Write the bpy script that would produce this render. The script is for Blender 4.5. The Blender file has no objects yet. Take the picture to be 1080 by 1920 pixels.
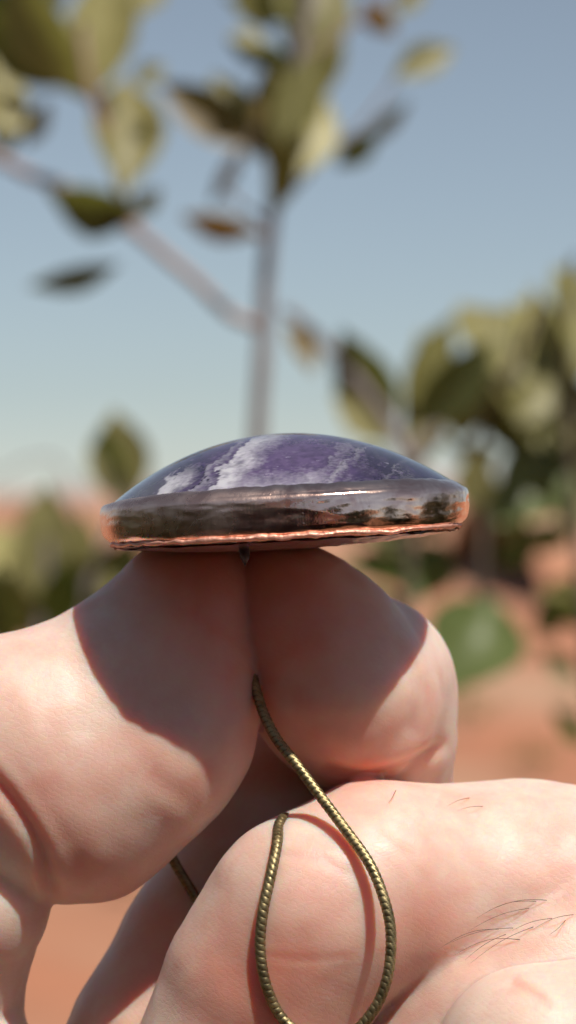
import bpy, bmesh, math, random
import numpy as np
from mathutils import Vector, Matrix, noise as mnoise
from mathutils.bvhtree import BVHTree

random.seed(7)
rng = np.random.default_rng(7)
scene = bpy.context.scene

# ------------------------------------------------------------------ camera
CAM_Z = 1.30                 # lens height above the ground (m)
D = 0.250                    # lens to the middle of the pendant (m)
S = 5.0e-5                   # metres per photograph pixel at that distance
HZ = 930                     # photograph row of the horizon
cam_d = bpy.data.cameras.new("camera")
cam = bpy.data.objects.new("camera", cam_d)
scene.collection.objects.link(cam)
cam.location = (0, -D, CAM_Z)
cam.rotation_euler = (math.radians(90), 0, 0)
cam_d.sensor_fit = 'VERTICAL'
cam_d.sensor_height = 24
cam_d.lens = 24 * D / (1920 * S)
cam_d.shift_y = -(960 - HZ) / 1920
cam_d.clip_start = 0.01
cam_d.clip_end = 4000
cam_d.dof.use_dof = True
cam_d.dof.focus_distance = D - 0.0125
cam_d.dof.aperture_fstop = cam_d.lens / 3.5
scene.camera = cam

# ------------------------------------------------------------------ light
SUN = Vector((0.31, -0.43, 1.0)).normalized()
w = bpy.data.worlds.new("World"); scene.world = w; w.use_nodes = True
nt = w.node_tree; nt.nodes.clear()
sky = nt.nodes.new('ShaderNodeTexSky'); sky.sky_type = 'NISHITA'; sky.sun_disc = False
sky.sun_elevation = math.asin(SUN.z); sky.sun_rotation = math.atan2(SUN.x, SUN.y)
sky.altitude = 1000; sky.air_density = 1.0; sky.dust_density = 0.0; sky.ozone_density = 4.0
hsv = nt.nodes.new('ShaderNodeHueSaturation'); hsv.inputs['Saturation'].default_value = 0.55
bg = nt.nodes.new('ShaderNodeBackground'); bg.inputs[1].default_value = 0.065
wo = nt.nodes.new('ShaderNodeOutputWorld')
nt.links.new(sky.outputs[0], hsv.inputs['Color']); tint = nt.nodes.new('ShaderNodeMix'); tint.data_type = 'RGBA'; tint.blend_type = 'MULTIPLY'; tint.inputs[0].default_value = 1; tint.inputs[7].default_value = (0.94, 0.995, 1.01, 1); nt.links.new(hsv.outputs[0], tint.inputs[6]); nt.links.new(tint.outputs[2], bg.inputs[0]); nt.links.new(bg.outputs[0], wo.inputs[0])
sl = bpy.data.lights.new("sun", 'SUN'); sl.energy = 4.4; sl.angle = math.radians(0.75); sl.color = (1.0, 0.94, 0.86)
so = bpy.data.objects.new("sun", sl); scene.collection.objects.link(so)
so.rotation_euler = SUN.to_track_quat('Z', 'Y').to_euler(); so.location = (0, 0, 5)
scene.view_settings.view_transform = 'Standard'; scene.view_settings.look = 'None'
scene.view_settings.gamma = 1.0; scene.view_settings.use_curve_mapping = False
scene.view_settings.exposure = 0.22

# ------------------------------------------------------------------ helpers
def at(px, py, d=0.0):
    """photograph pixel + depth behind the pendant's middle (m) -> world point"""
    k = (D + d) / D
    return Vector(((px - 540) * S * k, d, CAM_Z - (py - HZ) * S * k))

def link(o, parent=None):
    scene.collection.objects.link(o)
    if parent: o.parent = parent
    return o

def tag(o, label=None, cat=None, group=None, kind=None):
    if label: o['label'] = label
    if cat: o['category'] = cat
    if group: o['group'] = group
    if kind: o['kind'] = kind
    return o

def empty(name, loc):
    o = bpy.data.objects.new(name, None); o.location = loc; o.empty_display_size = 0.01
    return link(o)

def mesh_np(name, V, F, mat=None, parent=None, smooth=True, origin=None):
    me = bpy.data.meshes.new(name)
    V = np.asarray(V, dtype=np.float64)
    if parent is not None and origin is None: origin = parent.matrix_world.translation if False else parent.location
    if origin is not None: V = V - np.array(origin)
    if isinstance(F, np.ndarray):
        n = len(F); k = F.shape[1]
        me.vertices.add(len(V)); me.vertices.foreach_set("co", V.astype(np.float32).ravel())
        me.loops.add(n * k); me.loops.foreach_set("vertex_index", F.astype(np.int32).ravel())
        me.polygons.add(n); me.polygons.foreach_set("loop_start", np.arange(0, n * k, k, dtype=np.int32))
        me.update(calc_edges=True); me.validate()
    else:
        me.from_pydata([tuple(v) for v in V], [], F)
    if smooth: me.polygons.foreach_set("use_smooth", np.ones(len(me.polygons), dtype=bool))
    if mat: me.materials.append(mat)
    o = bpy.data.objects.new(name, me)
    if parent is None and origin is not None: o.location = origin
    return link(o, parent)

def grid_faces(nu, nv, close_u=False, close_v=False):
    iu = np.arange(nu if close_u else nu - 1); iv = np.arange(nv if close_v else nv - 1)
    a, b = np.meshgrid(iu, iv, indexing='ij')
    a2 = (a + 1) % nu; b2 = (b + 1) % nv
    return np.stack([a * nv + b, a2 * nv + b, a2 * nv + b2, a * nv + b2], -1).reshape(-1, 4)

class NT:
    """small wrapper for node building"""
    def __init__(self, name):
        self.m = bpy.data.materials.new(name); self.m.use_nodes = True
        self.t = self.m.node_tree; self.p = self.t.nodes['Principled BSDF']; self.out = self.t.nodes['Material Output']
    def n(self, typ, **kw):
        nd = self.t.nodes.new(typ)
        for k, v in kw.items(): setattr(nd, k, v)
        return nd
    def l(self, a, b): self.t.links.new(a, b)
    def noise(self, scale, detail=4, rough=0.5, vec=None, dist=0.0, w=None):
        nd = self.n('ShaderNodeTexNoise'); nd.inputs['Scale'].default_value = scale
        nd.inputs['Detail'].default_value = detail; nd.inputs['Roughness'].default_value = rough
        nd.inputs['Distortion'].default_value = dist
        if vec is not None: self.l(vec, nd.inputs['Vector'])
        return nd
    def coord(self, scale=(1, 1, 1), rot=(0, 0, 0), kind='Object'):
        tc = self.n('ShaderNodeTexCoord'); mp = self.n('ShaderNodeMapping')
        mp.inputs['Scale'].default_value = scale; mp.inputs['Rotation'].default_value = rot
        self.l(tc.outputs[kind], mp.inputs['Vector']); return mp.outputs[0]
    def ramp(self, fac, stops):
        r = self.n('ShaderNodeValToRGB'); e = r.color_ramp.elements
        while len(e) < len(stops): e.new(0.5)
        for el, (p, c) in zip(e, stops): el.position = p; el.color = (*c, 1) if len(c) == 3 else c
        self.l(fac, r.inputs[0]); return r.outputs[0]
    def mix(self, fac, a, b, blend='MIX'):
        m = self.n('ShaderNodeMix', data_type='RGBA', blend_type=blend)
        for s, v in ((m.inputs[0], fac), (m.inputs[6], a), (m.inputs[7], b)):
            if hasattr(v, 'is_output'): self.l(v, s)
            elif isinstance(v, (int, float)): s.default_value = v
            else: s.default_value = (*v, 1)
        return m.outputs[2]
    def math(self, op, a, b=None):
        m = self.n('ShaderNodeMath', operation=op)
        for s, v in zip(m.inputs, (a, b)):
            if v is None: continue
            if hasattr(v, 'is_output'): self.l(v, s)
            else: s.default_value = v
        return m.outputs[0]
    def bump(self, h, strength=0.3, dist=0.0001, prev=None):
        b = self.n('ShaderNodeBump'); b.inputs['Strength'].default_value = strength; b.inputs['Distance'].default_value = dist
        self.l(h, b.inputs['Height'])
        if prev is not None: self.l(prev, b.inputs['Normal'])
        return b.outputs[0]
    def set(self, **kw):
        for k, v in kw.items():
            s = self.p.inputs[k.replace('_', ' ')]
            if hasattr(v, 'is_output'): self.l(v, s)
            elif isinstance(v, tuple) and len(v) == 3 and s.type == 'RGBA': s.default_value = (*v, 1)
            else: s.default_value = v

def fbm(P, scale, octaves=4, seed=0.0):
    out = np.empty(len(P))
    off = Vector((seed * 7.3, seed * 3.1, -seed * 5.7))
    for i, p in enumerate(P):
        out[i] = mnoise.fractal(Vector(p) * scale + off, 0.9, 2.0, octaves)
    return out

def sstep(a, b, x):
    t = np.clip((x - a) / (b - a), 0, 1); return t * t * (3 - 2 * t)

# ------------------------------------------------------------------ ground
g = NT('red_soil')
c = g.coord(kind='Object')
n1 = g.noise(0.35, 6, 0.6, c); n2 = g.noise(4.0, 6, 0.65, c); n3 = g.noise(0.16, 4, 0.6, c)
col = g.ramp(n1.outputs[0], [(0.3, (0.25, 0.095, 0.045)), (0.5, (0.43, 0.165, 0.08)), (0.72, (0.47, 0.23, 0.135))])
col = g.mix(g.math('MULTIPLY', n2.outputs[0], 0.5), col, (0.30, 0.13, 0.075))
col = g.mix(g.ramp(n3.outputs[0], [(0.45, (0, 0, 0)), (0.6, (0.8, 0.8, 0.8))]), col, (0.42, 0.27, 0.17))  # coarse patches put the blurred ground shadows into the soil colour
g.set(Base_Color=col, Roughness=0.95, Normal=g.bump(n2.outputs[0], 0.6, 0.05))
xs = np.concatenate([-np.geomspace(2500, 4, 26), np.linspace(-3, 3, 25), np.geomspace(4, 2500, 26)])
ys = np.concatenate([-np.geomspace(800, 4, 18), np.linspace(-3, 12, 50), np.geomspace(13, 3500, 60)])
X, Y = np.meshgrid(xs, ys, indexing='ij')
P = np.stack([X, Y, np.zeros_like(X)], -1).reshape(-1, 3)
nz = fbm(P, 0.9, 3) * 0.03
near = np.exp(-(np.hypot(P[:, 0], P[:, 1]) / 40) ** 2)
P[:, 2] = nz * near
mesh_np('ground', P, grid_faces(len(xs), len(ys)), g.m)['kind'] = 'structure'

# a low red earth bank to the right and far hills with haze put into their pale colour
def ridge(name, x0, x1, y0, depth, hfun, mat, seed, nx=90, ny=14):
    u = np.linspace(x0, x1, nx); v = np.linspace(0, 1, ny)
    X, V = np.meshgrid(u, v, indexing='ij')
    H = np.array([hfun(a) for a in u])[:, None] * np.sin(np.pi * V) ** 0.8
    P = np.stack([X, y0 + depth * V, H], -1).reshape(-1, 3)
    P[:, 2] *= 1 + 0.25 * fbm(P, 6.0 / depth, 4, seed)
    P[:, 2] -= 0.02 * depth * 0.05
    o = mesh_np(name, P, grid_faces(nx, ny), mat); o['kind'] = 'structure'; return o
ridge('earth_bank', 3.0, 60, 30, 22, lambda x: 1.3 + 0.9 * float(sstep(4, 14, np.array(x))), g.m, 3)
h = NT('hazed_hill_scrub')
hn = h.noise(0.02, 5, 0.6, h.coord())
h.set(Base_Color=h.ramp(hn.outputs[0], [(0.35, (0.30, 0.24, 0.22)), (0.65, (0.42, 0.30, 0.26))]), Roughness=1.0)
ridge('hills', -1500, 1500, 1400, 500, lambda x: 9 + 4 * math.sin(x / 260) + 4 * math.sin(x / 90 + 1), h.m, 5)

# ------------------------------------------------------------------ leaves and shrubs
def leaf_mat(name, top, under, gloss=0.45, var=0.25):
    m = NT(name)
    geo = m.n('ShaderNodeNewGeometry')
    info = m.n('ShaderNodeObjectInfo')
    n = m.noise(60, 4, 0.6, m.coord())
    a = m.mix(n.outputs[0], tuple(x * (1 - var) for x in top), tuple(min(1, x * (1 + var)) for x in top))
    colr = m.mix(geo.outputs['Backfacing'], a, under)
    sp = m.noise(220, 2, 0.5, m.coord())
    colr = m.mix(m.ramp(sp.outputs[0], [(0.66, (0, 0, 0)), (0.74, (0.7, 0.7, 0.7))]), colr, (0.12, 0.07, 0.03))
    hs = m.n('ShaderNodeHueSaturation')
    m.l(m.math('ADD', m.math('MULTIPLY', info.outputs['Random'], 0.5), 0.75), hs.inputs['Value']); m.l(colr, hs.inputs['Color'])
    m.set(Base_Color=hs.outputs[0], Roughness=gloss)
    tr = m.n('ShaderNodeBsdfTranslucent'); m.l(m.mix(0.5, hs.outputs[0], (0.35, 0.36, 0.05)), tr.inputs[0])
    mx = m.n('ShaderNodeMixShader'); mx.inputs[0].default_value = 0.33
    m.l(m.p.outputs[0], mx.inputs[1]); m.l(tr.outputs[0], mx.inputs[2]); m.l(mx.outputs[0], m.out.inputs[0])
    return m.m
LM = {
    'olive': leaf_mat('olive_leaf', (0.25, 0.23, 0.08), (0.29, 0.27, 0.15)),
    'yellow': leaf_mat('sunlit_yellow_leaf', (0.33, 0.30, 0.12), (0.32, 0.295, 0.16)),  # sunlit tone of the foliage put into the colour
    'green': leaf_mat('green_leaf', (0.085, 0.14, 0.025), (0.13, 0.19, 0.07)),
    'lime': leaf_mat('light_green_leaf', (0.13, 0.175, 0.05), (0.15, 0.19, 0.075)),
    'dark': leaf_mat('shaded_dark_leaf', (0.08, 0.09, 0.03), (0.09, 0.09, 0.04)),  # darker copy: leaf shade painted into its colour
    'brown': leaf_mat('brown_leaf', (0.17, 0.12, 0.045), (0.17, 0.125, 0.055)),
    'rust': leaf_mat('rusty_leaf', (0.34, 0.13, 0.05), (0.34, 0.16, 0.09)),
    'pale': leaf_mat('pale_leaf', (0.27, 0.27, 0.26), (0.30, 0.30, 0.29)),
}
def leaf_mesh(mat, k):
    """obovate blade 1 long, 1 wide (scaled later), folded along the midrib, drooping"""
    nu, nv = 15, 7
    V = []
    r = random.Random(k)
    fold = 0.16 + 0.1 * r.random(); droop = 0.10 + 0.14 * r.random(); tw = (r.random() - 0.5) * 0.5
    for i in range(nu):
        u = i / (nu - 1)
        wdt = 0.5 * (math.sin(math.pi * u ** 0.95) ** 1.05) * (0.92 + 0.2 * u) if 0 < u < 1 else 0.012
        for j in range(nv):
            s = (j / (nv - 1) - 0.5) * 2
            x = s * wdt; z = abs(s) ** 1.3 * wdt * fold * 2 - droop * u * u + 0.012 * math.sin(9 * u + 3 * s + k)
            z += 0.02 * math.cos(u * 26) * abs(s) * wdt * 2
            a = tw * u
            V.append((x * math.cos(a) - z * math.sin(a) * 0.3, u, z * math.cos(a) + x * math.sin(a)))
    me = bpy.data.meshes.new('leaf')
    F = grid_faces(nu, nv)[:, ::-1]
    me.from_pydata(V, [], F.tolist()); me.polygons.foreach_set("use_smooth", [True] * len(me.polygons))
    me.materials.append(mat)
    return me
LMESH = {k: [leaf_mesh(m, q + 3 * i) for q in range(3)] for i, (k, m) in enumerate(LM.items())}

FACE = {'sun': Vector((0.35, -0.65, 0.65)), 'shade': Vector((-0.25, -0.72, -0.62)), 'cam': Vector((0.05, -1, 0.1)),
        'up': Vector((0.1, -0.45, 0.9)), 'down': Vector((0, -0.5, -0.85))}
def add_leaf(parent, base, tip, width, kind, face, d, dd=None, under=False):
    """base / tip in photograph pixels, at depth d (m); real size follows from the depth"""
    if dd is None:
        up = (base[1] - tip[1]) * S * (D + d) / D
        dd = {'sun': 0.75, 'shade': -0.45}.get(face, 0.1) * up + random.uniform(-0.006, 0.006)
    b = at(*base, d); t = at(*tip, d + dd)
    ax = (t - b); L = ax.length; ax.normalize()
    n = FACE[face].normalized() + Vector([random.uniform(-.12, .12) for _ in range(3)])
    n = (n - ax * n.dot(ax)).normalized()
    W = width * S * (D + d) / D / max(0.5, abs(n.y)) * 1.05
    flip = -1 if under else 1
    nn = n * flip
    xx = ax.cross(nn).normalized()
    M = Matrix((( xx.x, ax.x, nn.x), (xx.y, ax.y, nn.y), (xx.z, ax.z, nn.z))).to_4x4()
    o = bpy.data.objects.new('leaf', random.choice(LMESH[kind]))
    M = Matrix.Translation(b - parent.location) @ M @ Matrix.Diagonal((W, L, min(W, L), 1))
    link(o, parent); o.matrix_basis = M
    return o

def tube(points, radii, seg=10, closed_ends=True, bumpy=0.0):
    pts = [Vector(p) for p in points]; V = []; n = len(pts)
    up = Vector((0.3, 1, 0.2)).normalized()
    for i, p in enumerate(pts):
        t = (pts[min(i + 1, n - 1)] - pts[max(i - 1, 0)]).normalized()
        a = (up - t * up.dot(t)).normalized(); b = t.cross(a)
        for j in range(seg):
            an = 2 * math.pi * j / seg
            r = radii[i] * (1 + bumpy * mnoise.noise(Vector((i * .7, math.cos(an) * 2, math.sin(an) * 2))))
            V.append(p + (a * math.cos(an) + b * math.sin(an)) * r)
    F = grid_faces(n, seg, close_v=True).tolist()
    F.append(list(range(seg))[::-1]); F.append([(n - 1) * seg + j for j in range(seg)])
    return V, F

def catmull(pts, sub=6):
    pts = [np.array(p, float) for p in pts]; out = []
    P = [2 * pts[0] - pts[1]] + pts + [2 * pts[-1] - pts[-2]]
    for i in range(1, len(P) - 2):
        for s in range(sub):
            t = s / sub; a, b, c, e = P[i - 1], P[i], P[i + 1], P[i + 2]
            out.append(0.5 * ((2 * b) + (-a + c) * t + (2 * a - 5 * b + 4 * c - e) * t * t + (-a + 3 * b - 3 * c + e) * t ** 3))
    out.append(pts[-1]); return out

bark = NT('grey_bark'); bn = bark.noise(90, 5, 0.6, bark.coord(scale=(1, 1, 0.3)))
bark.set(Base_Color=bark.ramp(bn.outputs[0], [(0.3, (0.17, 0.135, 0.13)), (0.7, (0.34, 0.29, 0.28))]), Roughness=0.85,
         Normal=bark.bump(bn.outputs[0], 0.5, 0.001))
barkp = NT('pink_young_bark'); bn = barkp.noise(90, 4, 0.6, barkp.coord())
barkp.set(Base_Color=barkp.ramp(bn.outputs[0], [(0.3, (0.27, 0.16, 0.12)), (0.7, (0.42, 0.29, 0.24))]), Roughness=0.7)

def branch(parent, name, pts, w0, w1, mat, d):
    P = catmull([tuple(at(p[0], p[1], d + (p[2] if len(p) > 2 else 0))) for p in pts], 5)
    n = len(P); k = S * (D + d) / D / 2
    R = [(w0 + (w1 - w0) * i / (n - 1)) * k for i in range(n)]
    V, F = tube(P, R, 10, bumpy=0.15)
    mesh_np(name, V, F, mat, parent)

dA = 0.62
A = empty('shrub', (at(480, 930, dA).x, dA, 0.0))
tag(A, 'tall thin grey stemmed shrub with olive leaves rising behind the pendant', 'shrub', 'blurred shrubs on the red soil')
base_px = (480, HZ + CAM_Z / (S * (D + dA) / D))
branch(A, 'stem', [(470, base_px[1]), (488, 3500), (474, 2000), (478, 1200), (483, 830), (490, 700), (495, 600), (500, 500), (511, 400), (527, 300), (545, 190), (570, 60), (585, -80)], 38, 20, bark.m, dA)
branch(A, 'branch', [(488, 612), (430, 588), (370, 530), (310, 480), (262, 440), (200, 400), (120, 352), (60, 330), (0, 298), (-70, 270)], 22, 20, barkp.m, dA)
branch(A, 'branch', [(255, 430), (228, 360), (190, 220), (165, 150), (150, 40)], 22, 14, barkp.m, dA)
branch(A, 'twig', [(500, 440), (440, 435), (380, 420)], 14, 16, barkp.m, dA)
branch(A, 'twig', [(530, 380), (600, 300), (680, 230), (745, 145)], 8, 6, barkp.m, dA)
branch(A, 'twig', [(500, 420), (420, 350), (450, 290), (480, 240)], 10, 8, bark.m, dA)
branch(A, 'twig', [(560, 120), (640, 60), (700, 20), (760, -20)], 9, 7, barkp.m, dA)
LA = [
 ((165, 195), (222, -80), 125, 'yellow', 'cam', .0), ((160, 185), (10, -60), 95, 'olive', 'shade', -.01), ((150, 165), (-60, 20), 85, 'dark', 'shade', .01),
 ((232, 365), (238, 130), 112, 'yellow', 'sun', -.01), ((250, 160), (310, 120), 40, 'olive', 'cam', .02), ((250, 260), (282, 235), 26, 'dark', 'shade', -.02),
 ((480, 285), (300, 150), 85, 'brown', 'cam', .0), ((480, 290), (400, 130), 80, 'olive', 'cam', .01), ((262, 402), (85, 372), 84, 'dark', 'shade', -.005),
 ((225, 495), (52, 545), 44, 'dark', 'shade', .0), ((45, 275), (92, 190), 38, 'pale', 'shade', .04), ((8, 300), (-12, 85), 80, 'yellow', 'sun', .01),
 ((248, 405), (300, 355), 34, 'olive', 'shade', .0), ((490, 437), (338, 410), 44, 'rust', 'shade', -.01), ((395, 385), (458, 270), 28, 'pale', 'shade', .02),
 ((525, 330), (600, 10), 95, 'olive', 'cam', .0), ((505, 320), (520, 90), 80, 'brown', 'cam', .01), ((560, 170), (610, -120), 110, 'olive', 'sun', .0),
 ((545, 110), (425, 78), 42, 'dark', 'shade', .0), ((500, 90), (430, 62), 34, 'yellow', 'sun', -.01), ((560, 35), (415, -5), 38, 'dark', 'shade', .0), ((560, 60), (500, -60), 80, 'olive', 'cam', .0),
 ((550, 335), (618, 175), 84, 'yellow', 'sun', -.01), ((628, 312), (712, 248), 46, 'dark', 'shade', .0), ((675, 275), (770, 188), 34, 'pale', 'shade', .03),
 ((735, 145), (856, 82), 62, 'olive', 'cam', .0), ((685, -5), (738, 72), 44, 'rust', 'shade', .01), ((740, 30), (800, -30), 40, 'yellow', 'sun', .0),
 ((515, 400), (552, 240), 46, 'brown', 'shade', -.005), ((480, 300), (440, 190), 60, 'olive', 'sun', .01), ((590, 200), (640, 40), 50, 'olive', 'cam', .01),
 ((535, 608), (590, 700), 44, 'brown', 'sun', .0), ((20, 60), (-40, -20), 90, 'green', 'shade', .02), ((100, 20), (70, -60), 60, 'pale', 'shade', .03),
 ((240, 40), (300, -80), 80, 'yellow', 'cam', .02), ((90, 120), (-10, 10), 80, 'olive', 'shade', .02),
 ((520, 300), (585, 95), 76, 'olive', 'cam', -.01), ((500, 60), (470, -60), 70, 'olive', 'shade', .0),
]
for b, t, wd, kd, fc, dd in LA: add_leaf(A, b, t, wd, kd, fc, dA + dd)

dB = 0.70
barkd = NT('brown_bark'); bn = barkd.noise(90, 4, 0.6, barkd.coord())
barkd.set(Base_Color=barkd.ramp(bn.outputs[0], [(0.3, (0.07, 0.05, 0.035)), (0.7, (0.15, 0.11, 0.075))]), Roughness=0.85)
B = empty('shrub', (at(900, 930, dB).x, dB, 0.0))
tag(B, 'broad dense shrub of olive and yellow green leaves at the right edge', 'shrub', 'blurred shrubs on the red soil')
gy = HZ + CAM_Z / (S * (D + dB) / D)
branch(B, 'stem', [(700, gy), (700, 3000), (720, 1500), (800, 1290), (890, 1160), (903, 1050), (898, 850), (930, 740), (985, 640), (1010, 560)], 30, 12, barkd.m, dB)
branch(B, 'stem', [(700, 3400, .03), (690, 2000, .03), (735, 1260), (765, 1120), (760, 900), (765, 760)], 30, 14, barkd.m, dB)
branch(B, 'stem', [(930, 3400, -.02), (1150, 2000, -.02), (1110, 1300), (1075, 900), (1062, 700), (1078, 480)], 28, 14, barkd.m, dB)
branch(B, 'branch', [(765, 860), (720, 780), (640, 680), (560, 600), (530, 580)], 26, 16, bark.m, dB - .03)
branch(B, 'branch', [(770, 860), (820, 800), (880, 740), (920, 700)], 26, 18, bark.m, dB)
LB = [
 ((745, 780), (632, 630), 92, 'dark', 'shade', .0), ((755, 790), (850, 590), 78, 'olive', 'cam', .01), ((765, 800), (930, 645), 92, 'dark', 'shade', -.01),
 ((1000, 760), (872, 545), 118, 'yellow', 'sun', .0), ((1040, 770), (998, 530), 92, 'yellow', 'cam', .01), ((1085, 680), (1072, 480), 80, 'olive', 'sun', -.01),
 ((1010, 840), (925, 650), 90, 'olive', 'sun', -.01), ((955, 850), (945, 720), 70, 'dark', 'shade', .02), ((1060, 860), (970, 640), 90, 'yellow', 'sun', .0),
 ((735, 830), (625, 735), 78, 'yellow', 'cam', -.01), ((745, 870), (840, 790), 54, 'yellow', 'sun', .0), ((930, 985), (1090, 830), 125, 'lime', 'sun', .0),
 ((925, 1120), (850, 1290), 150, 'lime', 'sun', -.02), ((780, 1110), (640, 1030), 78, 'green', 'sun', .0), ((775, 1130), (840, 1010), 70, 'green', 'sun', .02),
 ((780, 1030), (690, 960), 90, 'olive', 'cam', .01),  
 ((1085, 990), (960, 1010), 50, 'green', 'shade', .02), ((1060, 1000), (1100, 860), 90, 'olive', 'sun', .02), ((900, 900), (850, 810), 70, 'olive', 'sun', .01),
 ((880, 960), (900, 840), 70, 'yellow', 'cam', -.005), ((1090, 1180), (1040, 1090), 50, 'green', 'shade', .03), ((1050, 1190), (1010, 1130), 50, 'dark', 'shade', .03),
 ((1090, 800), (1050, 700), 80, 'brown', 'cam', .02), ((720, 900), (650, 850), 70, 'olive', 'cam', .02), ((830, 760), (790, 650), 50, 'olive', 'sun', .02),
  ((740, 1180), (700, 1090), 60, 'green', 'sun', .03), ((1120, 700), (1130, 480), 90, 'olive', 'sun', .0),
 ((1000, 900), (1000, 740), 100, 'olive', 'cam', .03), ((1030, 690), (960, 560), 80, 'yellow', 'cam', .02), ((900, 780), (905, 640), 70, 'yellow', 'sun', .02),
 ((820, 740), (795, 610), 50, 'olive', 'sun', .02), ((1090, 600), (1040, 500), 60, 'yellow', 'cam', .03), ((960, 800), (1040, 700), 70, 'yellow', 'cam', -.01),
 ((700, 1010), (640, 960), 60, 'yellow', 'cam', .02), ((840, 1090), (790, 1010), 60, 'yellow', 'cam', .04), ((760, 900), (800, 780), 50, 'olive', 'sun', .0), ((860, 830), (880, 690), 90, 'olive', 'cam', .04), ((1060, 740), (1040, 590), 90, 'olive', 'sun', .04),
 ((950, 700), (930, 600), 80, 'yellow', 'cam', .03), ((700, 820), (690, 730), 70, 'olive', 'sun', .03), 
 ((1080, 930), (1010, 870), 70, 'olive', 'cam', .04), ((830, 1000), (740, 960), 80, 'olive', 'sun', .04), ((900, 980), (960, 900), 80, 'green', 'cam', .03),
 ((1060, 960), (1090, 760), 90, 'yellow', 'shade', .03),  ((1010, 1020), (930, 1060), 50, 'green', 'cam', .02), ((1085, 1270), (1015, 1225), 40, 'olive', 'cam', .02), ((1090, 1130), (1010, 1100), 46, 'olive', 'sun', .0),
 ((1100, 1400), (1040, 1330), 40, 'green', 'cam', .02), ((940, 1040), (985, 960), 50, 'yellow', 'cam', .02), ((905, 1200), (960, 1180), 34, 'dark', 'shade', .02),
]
for b, t, wd, kd, fc, dd in LB: add_leaf(B, b, t, wd, kd, fc, dB + dd)

dC = 0.80
Cc = empty('shrub', (at(110, 930, dC).x, dC, 0.0))
tag(Cc, 'low loose shrub with pale olive leaves at the left edge above the thumb', 'shrub', 'blurred shrubs on the red soil')
gy = HZ + CAM_Z / (S * (D + dC) / D)
branch(Cc, 'stem', [(-200, gy), (-200, 3500), (-60, 1900), (60, 1450), (120, 1250), (170, 1080), (225, 950), (222, 880)], 26, 12, bark.m, dC)
branch(Cc, 'stem', [(-210, 3300, .02), (-90, 1900, .02), (40, 1350), (85, 1100), (88, 1000)], 24, 12, bark.m, dC)
branch(Cc, 'twig', [(170, 1060), (120, 880), (60, 860), (-20, 900)], 7, 5, bark.m, dC + .1)
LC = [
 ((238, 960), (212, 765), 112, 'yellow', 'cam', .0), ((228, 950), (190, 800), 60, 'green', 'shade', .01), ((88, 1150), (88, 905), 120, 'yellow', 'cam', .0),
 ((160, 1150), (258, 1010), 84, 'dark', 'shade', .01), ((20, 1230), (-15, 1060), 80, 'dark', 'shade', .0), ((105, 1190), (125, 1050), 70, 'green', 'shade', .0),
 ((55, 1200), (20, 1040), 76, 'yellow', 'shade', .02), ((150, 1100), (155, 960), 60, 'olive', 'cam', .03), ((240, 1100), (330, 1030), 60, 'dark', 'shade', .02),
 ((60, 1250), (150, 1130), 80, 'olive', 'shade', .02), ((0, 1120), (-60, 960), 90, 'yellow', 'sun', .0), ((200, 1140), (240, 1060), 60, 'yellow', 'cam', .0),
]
for b, t, wd, kd, fc, dd in LC: add_leaf(Cc, b, t, wd, kd, fc, dC + dd)

# low scrub tufts further out on the soil (each one a plant of its own)
def tuft(x, y, hgt, n, kinds, label, seed):
    r = random.Random(seed)
    e = empty('bush', (x, y, 0)); tag(e, label, 'bush', 'low bushes scattered over the red soil')
    V, F = tube([(x, y, -0.02), (x + .02 * hgt, y, hgt * .3), (x - .03 * hgt, y, hgt * .7)], [hgt * .03, hgt * .02, hgt * .01], 6)
    mesh_np('stem', V, F, bark.m, e)
    for i in range(n):
        a = r.uniform(0, 6.28); el = r.uniform(0.1, 1.4); rad = hgt * r.uniform(.15, .55)
        b = Vector((math.cos(a) * math.cos(el) * rad, math.sin(a) * math.cos(el) * rad, hgt * .35 + math.sin(el) * rad))
        dirv = Vector((math.cos(a + r.uniform(-.6, .6)), math.sin(a + r.uniform(-.6, .6)), r.uniform(-.2, 1.2))).normalized()
        o = bpy.data.objects.new('leaf', r.choice(LMESH[r.choice(kinds)])); link(o, e)
        q = dirv.to_track_quat('Y', 'Z'); sc = hgt * r.uniform(.22, .34)
        o.matrix_basis = Matrix.Translation(b) @ q.to_matrix().to_4x4() @ Matrix.Diagonal((sc * .5, sc, sc * .5, 1))
def gpt(px, py):
    k = CAM_Z / ((py - HZ) * S / D); return ((px - 540) * S / D * k, k - D)
BUSH = [
 (1040, 1160, .35, 'small dark bush on bare red soil near the right edge'),
 (865, 1385, .25, 'tiny dark green bush on the soil beside the bent index finger'),
 (1000, 1470, .22, 'tiny green bush on the soil just above the lower right knuckle'),
 (1010, 1230, .20, 'flat greyish bush on the soil below the dark bush'),
 (230, 1690, .10, 'flat tuft seen in the gap between thumb and fingers'),
 (985, 1010, .9, 'distant green bush by the horizon at the right'),
 (30, 985, 1.2, 'distant bush by the horizon at the left edge'),
 (330, 975, 1.0, 'distant bush by the horizon behind the left end of the pendant'),
 (955, 1105, .25, 'small dry bush on the soil under the big green leaf at the right edge'),
 (1065, 1330, .16, 'tiny bush at the right edge below the dark bush'),
 (930, 1330, .10, 'very small dry tuft on the soil right of the index knuckle'),
 (1070, 1045, .45, 'bush on the soil at the right edge above the dark bush'),
 (700, 990, 1.1, 'distant bush by the horizon behind the right half of the pendant'),
]
for i, (px, py, hh, lb) in enumerate(BUSH):
    x, y = gpt(px, py); tuft(x, y, hh, 36, ['dark', 'green', 'olive'], lb, 50 + i)

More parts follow.
